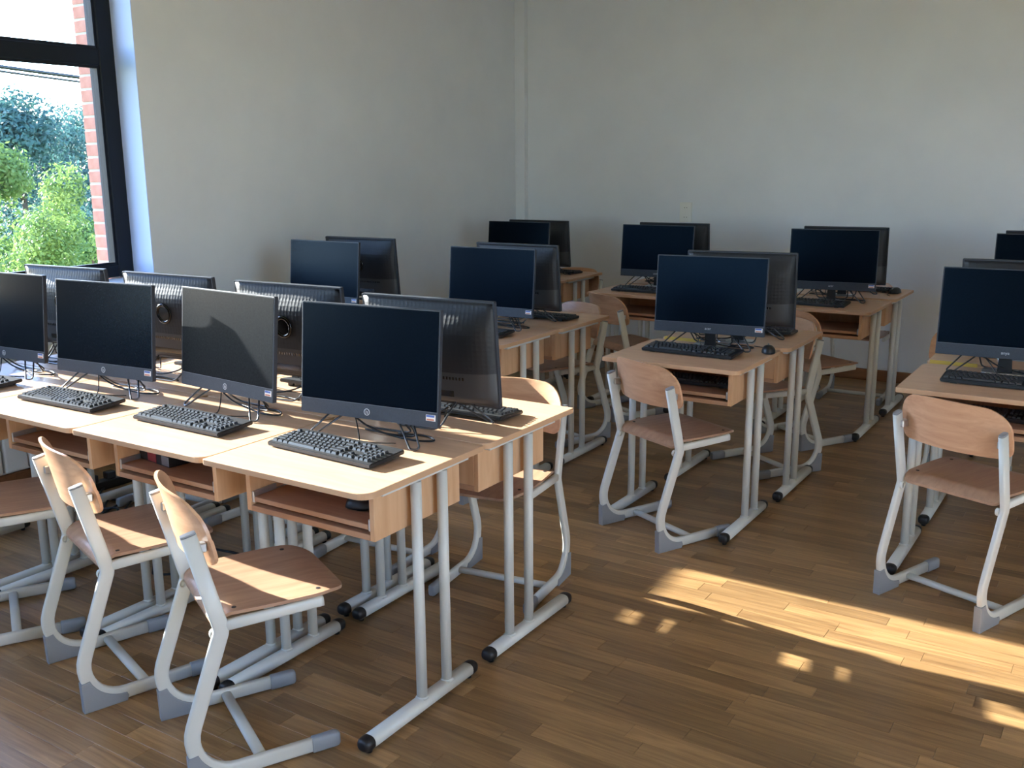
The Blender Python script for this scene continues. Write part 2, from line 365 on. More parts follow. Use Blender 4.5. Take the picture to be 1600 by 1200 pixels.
# outside brick leaf: bricks of the far reveal one by one, the rest of the facade as one mesh
XB0, XB1 = XO-0.125, XO-0.003
bricks = empty('wall_outside', (XB0, 1.715, 0)); tag(bricks, 'pink brick outer wall seen past the window frame', None, None, 'structure')
bm = bmesh.new()
for a, b in ((YB-0.2, WIN[1][0]-0.01), (WIN[1][1]+0.01, WIN[0][0]-0.01), (2.02, YW+0.2)): bm_box(bm, XB0-XB0+0.012, XB1-XB0, a-1.715, b-1.715, -4, 4)
for a, b in ((-4, ZS-0.075), (ZT+0.01, 4)): bm_box(bm, 0.012, XB1-XB0, WIN[1][0]-0.01-1.715, 2.02-1.715, a, b)
bm_box(bm, 0.006, XB1-XB0-0.002, 0.002, 0.32, ZS-0.075, ZT+0.01)
link('mortar_core', from_bm(bm, 'mortar_core', 'mortar'), bricks)
bk = [box('brick', -0.06, 0.06, -0.125, 0.125, -0.0325, 0.0325, 'brick', 0.003, 1), box('half_brick', -0.06, 0.06, -0.06, 0.06, -0.0325, 0.0325, 'brick', 0.003, 1)]
for k in range(27):
    z = ZS-0.03+0.075*k
    if k % 2 == 0: link('brick', bk[0], bricks, (0.061, 0.125, z))
    else:
        link('brick', bk[1], bricks, (0.061, 0.060, z)); link('brick', bk[1], bricks, (0.061, 0.19, z))

# floor: a dark base with single oak strips laid on it, the nearest 300 in view as pieces of their own
fl = struct('floor', box('floor_base', XW, XR, YB, YW, -0.06, -0.012, 'gap')); tag(fl, 'brown oak strip floor with staggered joints')
rng = random.Random(5)
strips = []; SWD = 0.0705; y = YB+0.0005
row = 0
while y < YW-0.001:
    x = XW-rng.random()*0.4; y1 = min(y+SWD, YW)
    while x < XR:
        L = rng.choice((0.34, 0.42, 0.5, 0.58))*(0.9+0.2*rng.random()); xa, xb = max(x, XW), min(x+L, XR)
        if xb-xa > 0.02: strips.append((xa, xb, y, y1, rng.random()))
        x += L
    y += SWD; row += 1
_inv = _m.inverted()
def cam_xy(p):
    q = _inv @ Vector(p)
    if q.z > -0.3: return None
    return 800+1536.38*q.x/-q.z, 600-1536.38*q.y/-q.z, -q.z
sc = []
for s in strips:
    c = cam_xy(((s[0]+s[1])/2, (s[2]+s[3])/2, 0))
    if c and -40 < c[0] < 1640 and 560 < c[1] < 1240:
        # skip what the desks and chairs of the near cluster hide anyway
        sc.append((c[2], s))
sc.sort(key=lambda t: t[0]); near = set(id(s) for _, s in sc[:298])
def strip_geo(s, V, F):
    x0, x1, y0, y1, t = s; g = 0.0004; b = 0.0007; z0, z1 = -0.012, 0.0; n = len(V)
    x0 += g; x1 -= g; y0 += g; y1 -= g
    V += [(x0, y0, z0), (x1, y0, z0), (x1, y1, z0), (x0, y1, z0), (x0, y0, z1-b), (x1, y0, z1-b), (x1, y1, z1-b), (x0, y1, z1-b), (x0+b, y0+b, z1), (x1-b, y0+b, z1), (x1-b, y1-b, z1), (x0+b, y1-b, z1)]
    for a in range(4):
        c = (a+1) % 4; F.append((n+a, n+c, n+4+c, n+4+a)); F.append((n+4+a, n+4+c, n+8+c, n+8+a))
    F.append((n+8, n+9, n+10, n+11))
def tone_attr(me, vals):
    at = me.attributes.new('tone', 'FLOAT', 'FACE'); at.data.foreach_set('value', vals)
V, F, T = [], [], []
for s in strips:
    if id(s) in near:
        v, f = [], []; strip_geo(s, v, f); me = mesh_of('floor_strip', v, f, 'oak'); tone_attr(me, [s[4]]*len(f)); link('floor_strip', me, fl)
    else:
        k = len(F); strip_geo(s, V, F); T += [s[4]]*(len(F)-k)
me = mesh_of('floor_strips_far', V, F, 'oak'); tone_attr(me, T)
tag(link('floor_strips', me, fl), kind='stuff')

# ------------------------------------------------------------------ desks
DH, DW, DD = 0.7745, 0.645, 0.5573
def make_desk():
    t = empty('school_desk'); hw, hd = DW/2, DD/2
    link('tabletop', prism('tabletop', round_rect(-hw+0.0015, hw-0.0015, -hd, hd, (0.008, 0.042, 0.008, 0.042)), DH-0.019, DH, 'top', 'z', 0.0018), t)
    link('edge_band', prism('edge_band', round_rect(-hw+0.0006, hw-0.0006, -hd-0.0009, hd+0.0009, (0.008, 0.042, 0.008, 0.042)), DH-0.0172, DH-0.0018, 'edge', 'z'), t)
    y0, y1, zb, zt = -hd+0.105, hd-0.045, 0.594, DH-0.0195; bx = hw-0.066
    for s in (-1, 1):
        link('side_panel', box('side_panel', min(s*bx, s*(bx-0.018)), max(s*bx, s*(bx-0.018)), y0, y1, zb, zt, 'panel', 0.0012), t)
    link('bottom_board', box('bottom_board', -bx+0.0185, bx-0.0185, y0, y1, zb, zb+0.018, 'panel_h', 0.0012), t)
    link('back_panel', box('back_panel', -bx+0.0185, bx-0.0185, y1-0.016, y1, zb+0.0185, zt, 'panel', 0.0012), t)
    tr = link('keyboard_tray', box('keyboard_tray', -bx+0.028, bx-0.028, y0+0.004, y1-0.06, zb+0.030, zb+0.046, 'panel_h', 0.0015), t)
    for s in (-1, 1):
        xa, xb = sorted((s*(bx-0.0185), s*(bx-0.0275)))
        bm = bmesh.new(); bm_box(bm, xa, xb, y0+0.004, y0+0.10, zb+0.026, zb+0.062); bm_box(bm, xa, xb, y0+0.10, y1-0.07, zb+0.034, zb+0.046)
        bmesh.ops.bevel(bm, geom=bm.edges[:], offset=0.0015, segments=1, affect='EDGES')
        link('tray_runner', from_bm(bm, 'tray_runner', 'steel'), tr)
    for s in (-1, 1):
        lx = s*(hw-0.036)
        link('top_rail', box('top_rail', lx-0.013, lx+0.013, -hd+0.095, hd-0.052, DH-0.036, DH-0.0195, 'metal', 0.003, 2), t)
        for yy in (-hd+0.2566, -hd+0.3824):
            lg = link('leg', cyl('leg', (lx, yy, 0.040), (lx, yy, DH-0.037), 0.0165, 'metal', 18), t)
            link('weld', cyl('weld', (lx, yy, 0.0475), (lx, yy, 0.0545), 0.021, 'metal', 18, 0.0168), lg)
        ft = link('foot', sweep('foot', [(lx, -hd+0.012, 0.031), (lx, hd-0.062, 0.031)], 0.0205, 0.0235, 'metal', 20, (1, 0, 0), True, 0.8), t)
        for e, ya, yb in ((0, -hd+0.012, -hd-0.022), (1, hd-0.062, hd-0.028)):
            d = yb-ya; prof = [(0.0, 1.02), (0.35, 1.04), (0.7, 0.98), (0.9, 0.82), (1.0, 0.55)]
            Vv, Ff, n = [], [], 18
            for (u, k) in prof:
                for j in range(n):
                    a = 2*math.pi*j/n; c, si = math.cos(a), math.sin(a)
                    Vv.append((lx+0.0235*k*math.copysign(abs(si)**0.8, si), ya+d*u, 0.031+0.0205*k*math.copysign(abs(c)**0.8, c)))
            for i in range(len(prof)-1):
                for j in range(n): Ff.append((i*n+j, i*n+(j+1) % n, (i+1)*n+(j+1) % n, (i+1)*n+j))
            Ff.append(tuple(range((len(prof)-1)*n, len(prof)*n)))
            cp = link('end_cap', mesh_of('end_cap', Vv, Ff, 'black', True), ft)
            link('glide', cyl('glide', (lx, ya+d*0.1, 0.0), (lx, ya+d*0.1, 0.012), 0.010, 'black', 10), ft)
    return t
desk0 = make_desk()

# ------------------------------------------------------------------ chairs
FX = 0.2
def make_chair():
    t = empty('school_chair')
    prof = fillet([(0, 0.041, 0.712), (0, 0.106, 0.437), (0, -0.040, 0.025), (0, 0.345, 0.025)], [0.05, 0.115], 10)
    for s in (-1, 1):
        fr = link('side_frame', sweep('side_frame', [Vector((s*FX, p.y, p.z)) for p in prof], 0.0210, 0.0112, 'metal', 20, (1, 0, 0), True, 0.55), t)
        link('frame_plug', sweep('frame_plug', [(s*FX, 0.0409, 0.7125), (s*FX, 0.0402, 0.7155), (s*FX, 0.0395, 0.7185)], 0.0200, 0.0102, 'boot', 20, (1, 0, 0), True, 0.55), fr)
        link('seat_rail', sweep('seat_rail', [(s*FX, 0.105, 0.4475), (s*FX, 0.250, 0.450), (s*FX, 0.378, 0.4535), (s*FX, 0.386, 0.454)], 0.0150, 0.0105, 'metal', 16, (1, 0, 0), True, 0.6), t)
        # grey boot around the rear bend
        arc = []
        cx, cz, rr = 0.1227, 0.14, 0.112
        for k in range(9):
            a = R(200+70*k/8); arc.append((cx+rr*math.cos(a), cz+rr*math.sin(a)))
        pts = [(-0.007, 0.0), (-0.0095, 0.096)]+arc+[(0.128, 0.016), (0.122, 0.0)]
        link('boot', prism('boot', pts, s*FX-0.0145, s*FX+0.0145, 'boot', 'x', 0.002), t)
        cap = [(s*FX, 0.330, 0.0245), (s*FX, 0.334, 0.0245), (s*FX, 0.395, 0.0245), (s*FX, 0.407, 0.0245), (s*FX, 0.412, 0.0245)]
        me = sweep('front_glide', cap, 0.0235, 0.0155, 'boot', 16, (1, 0, 0), True, 0.55)
        for i, v in enumerate(me.vertices):
            k = {0: 0.9, 3: 0.95, 4: 0.75}.get(i//16, 1.0)
            v.co.x = s*FX+(v.co.x-s*FX)*k; v.co.z = max(0.001, 0.0245+(v.co.z-0.0245)*k)
        link('front_glide', me, t)
        bm = bmesh.new(); bm_box(bm, s*FX-s*0.011-0.012, s*FX-s*0.011+0.012, 0.0475, 0.086, 0.660, 0.686)
        bmesh.ops.bevel(bm, geom=bm.edges[:], offset=0.003, segments=1, affect='EDGES')
        link('bracket', from_bm(bm, 'bracket', 'steel'), t)
        link('rail_ring', sweep('rail_ring', [(s*(FX-0.014), 0.088+0.010*math.cos(R(a)), 0.425+0.012*math.sin(R(a))) for a in range(0, 361, 30)], 0.0028, 0.007, 'metal', 8, (1, 0, 0), False), t)
    link('crossbar', sweep('crossbar', [(-FX+0.008, 0.19, 0.028), (FX-0.008, 0.19, 0.028)], 0.0115, 0.016, 'metal', 16, (0, 1, 0), True, 0.8), t)
    # seat: moulded plywood grid
    nu, nv = 18, 22; V, F = [], []; th = 0.0095; s0, s1 = 0.088, 0.468
    def hwid(w):
        base = 0.186+0.014*math.sin(min(1, w/0.6)*math.pi/2)
        d = w*(s1-s0); e = (1-w)*(s1-s0)
        if d < 0.022: base -= 0.022-math.sqrt(max(0, 0.022**2-(0.022-d)**2))
        if e < 0.11: base -= 0.75*(0.11-math.sqrt(max(0, 0.11**2-(0.11-e)**2)))
        return base
    def sz(x, w):
        z = 0.4775 - 0.006*math.sin(math.pi*w)*(1-(x/0.2)**2) - 0.028*max(0, (0.13-w)/0.13)**1.8 - 0.016*max(0, (w-0.84)/0.16)**1.6
        return z
    ws = [0, .008, .022, .045, .08, .12, .18, .26, .34, .42, .5, .58, .66, .73, .79, .84, .88, .915, .945, .97, .988, .997, 1.0]
    nv = len(ws)-1
    for side in (0, 1):
        for w in ws:
            h = hwid(w)
            for i in range(nu+1):
                x = -h+2*h*i/nu; V.append((x, s0+(s1-s0)*w, sz(x, w)-side*th))
    row = nu+1; off = row*(nv+1)
    for j in range(nv):
        for i in range(nu):
            a = j*row+i; F.append((a, a+1, a+row+1, a+row)); F.append((off+a, off+a+row, off+a+row+1, off+a+1))
    for i in range(nu):
        F.append((i+1, i, off+i, off+i+1)); a = nv*row+i; F.append((a, a+1, off+a+1, off+a))
    for j in range(nv):
        a = j*row; F.append((a, a+row, off+a+row, off+a)); a = j*row+nu; F.append((a+row, a, off+a, off+a+row))
    me = mesh_of('seat', V, F, 'ply', True); me.set_sharp_from_angle(angle=R(40))
    st = link('seat', me, t)
    for sx in (-1, 1):
        for yy in (0.150, 0.385):
            ww = (yy-s0)/(s1-s0); x = sx*0.165
            link('rivet', cyl('rivet', (x, yy, sz(x, ww)-0.001), (x, yy, sz(x, ww)+0.0012), 0.0065, 'rivet', 12), st)
    # backrest: curved plywood with large upper corners
    nu, nv = 28, 14; V, F = [], []; th = 0.0095; z0, z1, W2 = 0.614, 0.803, 0.209
    def hw2(z):
        b = W2
        if z1-z < 0.085: d = 0.085-(z1-z); b -= 0.085-math.sqrt(max(0, 0.085**2-d*d))
        if z-z0 < 0.035: d = 0.035-(z-z0); b -= 0.035-math.sqrt(max(0, 0.035**2-d*d))
        return b
    zs = []
    for k in range(nv+1):
        w = k/nv; w = 0.5-0.5*math.cos(math.pi*w); zs.append(z0+(z1-z0)*w)
    def by(x, z): return 0.034+0.050*(x/0.2)**2-0.20*(z-0.705)-0.10*max(0, z-0.76)
    for side in (0, 1):
        for z in zs:
            h = max(hw2(z), 0.02)
            for i in range(nu+1):
                x = -h+2*h*i/nu; V.append((x, by(x, z)+side*th, z-0.012*(x/0.2)**2*(1 if z > 0.7 else 0)))
    row = nu+1; off = row*(nv+1)
    for j in range(nv):
        for i in range(nu):
            a = j*row+i; F.append((a, a+1, a+row+1, a+row)); F.append((off+a, off+a+row, off+a+row+1, off+a+1))
    for i in range(nu):
        F.append((i+1, i, off+i, off+i+1)); a = nv*row+i; F.append((a, a+1, off+a+1, off+a))
    for j in range(nv):
        a = j*row; F.append((a, a+row, off+a+row, off+a)); a = j*row+nu; F.append((a+row, a, off+a, off+a+row))
    me = mesh_of('backrest', V, F, 'ply_b', True); me.set_sharp_from_angle(angle=R(40))
    link('backrest', me, t)
    return t
chair0 = make_chair()

# ------------------------------------------------------------------ monitors (all-in-one computers on wire legs)
MW, MH = 0.523, 0.360
def text_mesh(name, s, size, m):
    cu = bpy.data.curves.new(name, 'FONT'); cu.body = s; cu.size = size; cu.extrude = 0.0003; cu.align_x = 'CENTER'; cu.align_y = 'CENTER'
    o = bpy.data.objects.new(name, cu); COL.objects.link(o)
    dg = bpy.context.evaluated_depsgraph_get(); me = bpy.data.meshes.new_from_object(o.evaluated_get(dg)); bpy.data.objects.remove(o)
    me.materials.clear(); me.materials.append(M[m]); me.name = name
    return me
def make_monitor(kind):
    """origin: bottom edge centre on the desk; front faces -Y; the panel part carries the tilt"""
    t = empty('computer_monitor')
    H0 = 0.070; tilt = R(5.5)
    ct, st = math.cos(tilt), math.sin(tilt)
    def tl(me):           # panel coordinates -> tilted
        for v in me.vertices:
            x, y, z = v.co; v.co = (x, y*ct+z*st, H0+z*ct-y*st)
        return me
    hw = MW/2
    sh = link('panel', tl(prism('panel', round_rect(-hw, hw, 0, MH, (0.004,)*4, 3), 0.0006, 0.017, 'bezel', 'y', 0.0012)), t)
    ch = 0.047
    link('screen', tl(box('screen', -hw+0.005, hw-0.005, 0.0, 0.0012, ch+0.001, MH-0.005, 'screen')), t)
    link('chin', tl(box('chin', -hw+0.001, hw-0.001, -0.0004, 0.0008, 0.001, ch, 'bezel')), t)
    link('rim', tl(box('rim', -hw+0.002, hw-0.002, -0.0007, 0.0005, ch, ch+0.0014, 'edge_grey')), t)
    # back housing: slim at the top, swelling to the middle and the foot
    nx, nz = 20, 18; V, F = [], []
    def bulge(u, w):
        e = max(0.0, 1-abs(2*u-1)**4.0)**0.8; f = min(1, (1-w)/0.30); f = f*f*(3-2*f); b = min(1, w/0.03)
        return 0.017+0.040*e*f*b
    for j in range(nz+1):
        for i in range(nx+1):
            u, w = i/nx, j/nz; V.append((-hw+0.006+(MW-0.012)*u, bulge(u, w), 0.006+(MH-0.012)*w))
    for j in range(nz):
        for i in range(nx):
            a = j*(nx+1)+i; F.append((a, a+nx+1, a+nx+2, a+1))
    idx = [1 if (k//nx) < 6 else 0 for k in range(len(F))]
    rim = [i for i in range(nx+1)]+[j*(nx+1)+nx for j in range(1, nz+1)]+[nz*(nx+1)+i for i in range(nx-1, -1, -1)]+[j*(nx+1) for j in range(nz-1, 0, -1)]
    n0 = len(V); V += [(V[i][0], 0.0165, V[i][2]) for i in rim]
    for k in range(len(rim)): F.append((rim[k], rim[(k+1) % len(rim)], n0+(k+1) % len(rim), n0+k)); idx.append(0)
    me = mesh_of('back_cover', V, F, 'back', True, ['back', 'back_low'], idx)
    bc = link('back_cover', tl(me), t)
    by = bulge(0.5, 0.6)
    if kind == 'round':
        ring = [(0.036*math.cos(R(a)), by+0.001, 0.205+0.036*math.sin(R(a))) for a in range(0, 361, 15)]
        link('back_emblem', tl(sweep('back_emblem', ring, 0.0075, 0.0055, 'gloss', 10, (0, 1, 0), False)), bc)
        link('emblem_disc', tl(cyl('emblem_disc', (0, by-0.002, 0.205), (0, by+0.0012, 0.205), 0.034, 'gloss', 24)), bc)
    else:
        link('back_slot', tl(box('back_slot', -0.03, 0.03, 0.0175, 0.0195, MH-0.030, MH-0.022, 'gloss')), bc)
    bm = bmesh.new()
    for k in range(26):
        x = -0.15+k*0.012; yy = bulge(0.5+x/MW, 0.28); bm_box(bm, x, x+0.006, yy-0.003, yy+0.0006, 0.098, 0.108)
    link('vents', tl(from_bm(bm, 'vents', 'gloss')), bc)
    bm = bmesh.new(); yy = bulge(0.5, 0.15)
    bm_box(bm, -0.11, 0.11, yy-0.006, yy+0.0008, 0.040, 0.060)
    link('port_recess', tl(from_bm(bm, 'port_recess', 'gloss')), bc)
    # chin emblem and sticker
    if kind == 'round':
        def circ(r0, r1, a0=0, a1=360): return [(0.5*(r0+r1)*math.cos(R(a)), -0.0012, 0.0235+0.5*(r0+r1)*math.sin(R(a))) for a in range(a0, a1+1, 15)]
        link('emblem', tl(sweep('emblem', circ(0.0085, 0.0115), 0.0013, 0.0005, 'logo', 6, (0, 1, 0), False)), t)
        bm = bmesh.new()
        for x, z, h in ((-0.0035, 0.0235, 0.006), (0.0025, 0.0225, 0.006)):
            bm_box(bm, x-0.0008, x+0.0008, -0.0014, -0.0004, z-h, z+h*0.8)
        bm_box(bm, -0.0035, -0.0005, -0.0014, -0.0004, 0.0245, 0.0258); bm_box(bm, 0.0005, 0.0045, -0.0014, -0.0004, 0.0205, 0.0218)
        link('emblem_strokes', tl(from_bm(bm, 'emblem_strokes', 'logo')), t)
    else:
        me = text_mesh('brand_lettering', kind, 0.0175, 'logo')
        for v in me.vertices: v.co = (v.co.x, -0.0006-v.co.z, 0.0235+v.co.y)
        link('brand_lettering', tl(me), t)
    sk = link('sticker', tl(box('sticker', hw-0.042, hw-0.008, -0.0012, -0.0002, 0.021, 0.040, 'sticker_w')), t)
    link('sticker_print', tl(box('sticker_print', hw-0.0405, hw-0.012, -0.0016, -0.0008, 0.0325, 0.039, 'sticker_b')), sk)
    link('sticker_print', tl(box('sticker_print', hw-0.039, hw-0.013, -0.0016, -0.0008, 0.0225, 0.0275, 'sticker_o')), sk)
    # wire legs
    for s in (-1, 1):
        pts = fillet([(s*0.095, 0.030, H0+0.01), (s*0.185, -0.040, 0.005), (s*0.215, -0.030, 0.005), (s*0.152, 0.030, H0+0.01)], 0.012, 5)
        link('wire_leg', sweep('wire_leg', pts, 0.0034, 0.0034, 'rod', 8), t)
    link('hinge_bar', cyl('hinge_bar', (-0.17, 0.030, H0+0.012), (0.17, 0.030, H0+0.012), 0.006, 'black', 10), t)
    pts = fillet([(-0.10, 0.034, H0+0.012), (-0.09, 0.125, 0.0045), (0.09, 0.125, 0.0045), (0.10, 0.034, H0+0.012)], 0.03, 5)
    link('rear_wire', sweep('rear_wire', pts, 0.0034, 0.0034, 'rod', 8), t)
    # cords leaving the housing
    c1 = catmull([(-0.10, 0.045, H0-0.004), (-0.075, 0.038, 0.062), (-0.02, 0.045, 0.030), (0.06, 0.055, 0.010), (0.15, 0.05, 0.006), (0.20, 0.075, 0.005), (0.15, 0.11, 0.005), (0.05, 0.10, 0.005)])
    link('cord', sweep('cord', c1, 0.0032, 0.0032, 'cable', 7), t)
    c2 = catmull([(-0.085, 0.045, H0-0.004), (-0.065, 0.03, 0.055), (-0.03, -0.005, 0.018), (-0.012, -0.03, 0.004), (-0.008, -0.05, 0.004)])
    link('cord', sweep('cord', c2, 0.0022, 0.0022, 'cable', 7), t)
    c3 = catmull([(0.11, 0.06, H0), (0.13, 0.07, 0.03), (0.11, 0.09, 0.005), (0.02, 0.085, 0.0045), (-0.08, 0.10, 0.0045)])
    link('cord', sweep('cord', c3, 0.003, 0.003, 'cable', 7), t)
    if kind != 'round':
        link('stand_column', prism('stand_column', [(-0.028, 0.006), (0.028, 0.006), (0.022, 0.10), (-0.022, 0.10)], 0.045, 0.058, 'black', 'y', 0.002), t)
        link('stand_base', prism('stand_base', round_rect(-0.085, 0.085, 0.015, 0.13, (0.02,)*4, 4), 0.0, 0.006, 'steel', 'z', 0.0015), t)
    return t
mon_round = make_monitor('round'); mon_acer = make_monitor('acer'); mon_anya = make_monitor('anya')

# ------------------------------------------------------------------ keyboards, mouse
KW, KD = 0.440, 0.150
def make_keyboard():
    t = empty('keyboard')
    bm = bmesh.new(); bm_box(bm, -KW/2, KW/2, -KD/2, KD/2, 0.003, 0.017)
    for v in bm.verts:
        if v.co.y > 0: v.co.z += 0.009
    bmesh.ops.bevel(bm, geom=bm.edges[:], offset=0.003, segments=2, affect='EDGES')
    link('case', from_bm(bm, 'case', 'kbody'), t)
    def zs(y): return 0.017+0.009*(y+KD/2)/KD
    bm = bmesh.new(); u = 0.0188
    def key(x, y, w, h):
        g = 0.0012; x0, x1, y0, y1 = x+g, x+w-g, y+g, y+h-g; i = 0.0028
        a = [bm.verts.new(p) for p in ((x0, y0, zs(y0)-0.001), (x1, y0, zs(y0)-0.001), (x1, y1, zs(y1)-0.001), (x0, y1, zs(y1)-0.001))]
        b = [bm.verts.new(p) for p in ((x0+i, y0+i, zs(y0)+0.0072), (x1-i, y0+i, zs(y0)+0.0072), (x1-i, y1-i*0.6, zs(y1)+0.0072), (x0+i, y1-i*0.6, zs(y1)+0.0072))]
        bm.faces.new(b)
        for k in range(4): bm.faces.new((a[k], a[(k+1) % 4], b[(k+1) % 4], b[k]))
    xs = -KW/2+0.008; yb = -KD/2+0.012
    rows = [[1.25, 1.25, 1.25, 6.25, 1.25, 1.25, 1.25, 1.25], [2.25]+[1]*10+[2.75], [1.75]+[1]*11+[2.25], [1.5]+[1]*12+[1.5], [1]*13+[2]]
    for r, rw in enumerate(rows):
        x = xs
        for w in rw: key(x, yb+r*u, w*u, u); x += w*u
    x = xs
    for k in range(16):
        if k in (1, 5, 9): x += u*0.33 if k != 1 else u
        if k < 13: key(x, yb+5*u+0.006, u, u*0.8); x += u
    xn = xs+15*u+0.008
    for k in range(3):
        key(xn+k*u, yb, u, u); key(xn+k*u, yb+3*u, u, u); key(xn+k*u, yb+4*u, u, u); key(xn+k*u, yb+5*u+0.006, u, u*0.8)
    key(xn+u, yb+u, u, u)
    xm = xn+3*u+0.008
    for r in range(5):
        for k in range(4):
            if xm+(k+1)*u < KW/2-0.004: key(xm+k*u, yb+r*u, u, u)
    ks = link('keys', from_bm(bm, 'keys', 'key'), t); tag(ks, kind='stuff')
    for s in (-1, 1):
        link('tilt_foot', box('tilt_foot', s*0.17-0.012, s*0.17+0.012, KD/2-0.02, KD/2-0.008, 0.0, 0.014, 'kbody'), t)
        link('rubber_pad', box('rubber_pad', s*0.17-0.012, s*0.17+0.012, -KD/2+0.008, -KD/2+0.016, 0.0, 0.0045, 'kbody'), t)
    c = catmull([(0.02, KD/2-0.004, 0.018), (0.03, KD/2+0.02, 0.012), (0.05, KD/2+0.06, 0.004), (0.10, KD/2+0.09, 0.004)])
    link('cord', sweep('cord', c, 0.0018, 0.0018, 'cable', 6), t)
    return t
kb0 = make_keyboard()
def make_mouse():
    t = empty('computer_mouse'); V, F = [], []; nu, nv = 16, 9
    for j in range(nv+1):
        ph = math.pi/2*j/nv
        for i in range(nu):
            a = 2*math.pi*i/nu; r = math.cos(ph)**0.75 if j < nv else 0.0
            y = 0.055*math.sin(a)*r; V.append((0.031*math.cos(a)*r*(1-0.12*math.sin(a)), y, 0.004+0.034*math.sin(ph)*(1-0.15*math.sin(a)*r)))
    for j in range(nv):
        for i in range(nu): F.append((j*nu+i, j*nu+(i+1) % nu, (j+1)*nu+(i+1) % nu, (j+1)*nu+i))
    F.append(tuple(range(nu))[::-1])
    link('shell', mesh_of('shell', V, F, 'black', True), t)
    link('wheel', cyl('wheel', (-0.003, 0.028, 0.030), (0.003, 0.028, 0.030), 0.010, 'boot', 14), t)
    link('sole', cyl('sole', (0, 0, 0), (0, 0, 0.0045), 0.026, 'black', 16), t)
    c = catmull([(0, 0.054, 0.01), (0.0, 0.075, 0.004), (-0.02, 0.12, 0.003), (-0.06, 0.15, 0.003)])
    link('cord', sweep('cord', c, 0.0018, 0.0018, 'cable', 6), t)
    return t
mouse0 = make_mouse()

# ------------------------------------------------------------------ layout
# slot: desk centre x, y, facing (1 = user on the camera side), where it stands
S = {
 'A1': (-0.3225, 0.2787, 1), 'A2': (-0.9675, 0.2787, 1), 'A3': (-1.6125, 0.2787, 1), 'A4': (-2.2575, 0.2787, 1),
 'B1': (-0.3185, 0.8440, -1), 'B2': (-0.9640, 0.8440, -1), 'B3': (-1.6095, 0.8440, -1), 'B4': (-2.2550, 0.8440, -1),
 'C1': (-1.2150, 2.2840, 1), 'C2': (-2.3150, 2.2880, 1), 'D1': (-1.2040, 2.8460, -1), 'D2': (-2.3150, 2.8500, -1),
 'E1': (-2.2800, 4.2500, 1), 'F1': (-2.2800, 4.8140, -1),
 'G1': (-0.0300, 2.2910, 1), 'H1': (-0.0070, 2.9010, -1), 'K1': (1.2290, 2.3230, 1), 'L1': (1.2330, 2.9330, -1),
 'I1': (-1.1740, 4.2560, 1), 'J1': (-1.1740, 4.8600, -1), 'I2': (0.0450, 4.2280, 1), 'J2': (0.0500, 4.8700, -1),
 'M1': (1.2500, 4.2500, 1), 'N1': (1.2500, 4.8600, -1)}
W = {  # where, in words
 'A1': 'at the right end of the nearest row', 'A2': 'second from the right in the nearest row', 'A3': 'third from the right in the nearest row', 'A4': 'at the left edge of the nearest row',
 'B1': 'backing the nearest row at its right end', 'B2': 'backing the nearest row, second from its right end', 'B3': 'backing the nearest row, third from its right end', 'B4': 'backing the nearest row, closest to the window',
 'C1': 'in the middle row, directly behind the sunlit cluster', 'C2': 'in the middle row, closest to the window wall', 'D1': 'facing away, behind the middle-row desk past the sunlit cluster', 'D2': 'facing away in the middle, closest to the window wall',
 'E1': 'in the far row, beside the room corner', 'F1': 'facing away against the back wall, beside the room corner',
 'G1': 'standing alone in the centre of the room', 'H1': 'facing away, behind the one in the room centre', 'K1': 'at the right edge of the photo, nearest there', 'L1': 'facing away at the right edge, behind the nearest',
 'I1': 'in the far row, below the wall socket', 'J1': 'facing away by the back wall, below the wall socket', 'I2': 'in the far row, right of centre', 'J2': 'facing away by the back wall, right of centre',
 'M1': 'in the far row at the right photo edge', 'N1': 'facing away by the back wall at the right edge'}
used = {}
def take(proto, key):
    if key in used: return copy_tree(proto)
    used[key] = 1; return proto
for k, (x, y, f) in S.items():
    o = take(desk0, 'desk'); o.location = (x, y, 0); o.rotation_euler = (0, 0, 0 if f > 0 else math.pi)
    tag(o, 'beech-topped school desk ' + W[k], 'desk', 'single school desks in facing pairs')
    if k in ('H1', 'L1'):
        link('yellow_band', box('yellow_band', 0.12, 0.31, DD/2+0.001, DD/2+0.004, DH-0.019, DH+0.006, 'yellow'), o)

# monitors: x, y of the panel foot, extra height, yaw in degrees, kind
MON = {'A1': (-0.348, 0.410, 0, 5.5), 'A2': (-1.022, 0.429, 0, -5.0), 'A3': (-1.656, 0.388, 0, 5.2), 'A4': (-2.335, 0.392, 0, 4.0),
 'B1': (-0.319, 0.736, 0, 3.6), 'B2': (-1.005, 0.781, 0, 2.9), 'B3': (-1.675, 0.775, 0, 2.9), 'B4': (-2.339, 0.754, 0, 4.7),
 'C1': (-1.233, 2.412, -0.006, 2.4), 'C2': (-2.319, 2.297, 0, 0.5), 'D1': (-1.228, 2.722, 0, 0.1), 'D2': (-2.320, 2.682, 0, 2.7),
 'E1': (-2.300, 4.360, 0, 2.0), 'F1': (-2.325, 4.763, -0.006, 1.9), 'G1': (-0.021, 2.442, 0, 6.4), 'H1': (0.025, 2.755, 0.006, 9.4),
 'I1': (-1.203, 4.436, 0, 4.2), 'J1': (-1.211, 4.795, 0, 3.5), 'I2': (0.040, 4.310, 0.014, 9.0), 'J2': (0.016, 4.703, 0.012, 6.8),
 'K1': (1.232, 2.475, 0, 2.0), 'L1': (1.240, 2.960, 0, 3.0), 'M1': (1.190, 4.420, 0.012, 4.0), 'N1': (1.200, 4.780, 0.012, 4.0)}
KIND = {'G1': 'acer', 'H1': 'acer', 'I1': 'acer', 'J1': 'acer', 'I2': 'acer', 'J2': 'acer', 'K1': 'anya', 'L1': 'anya', 'M1': 'anya', 'N1': 'anya'}
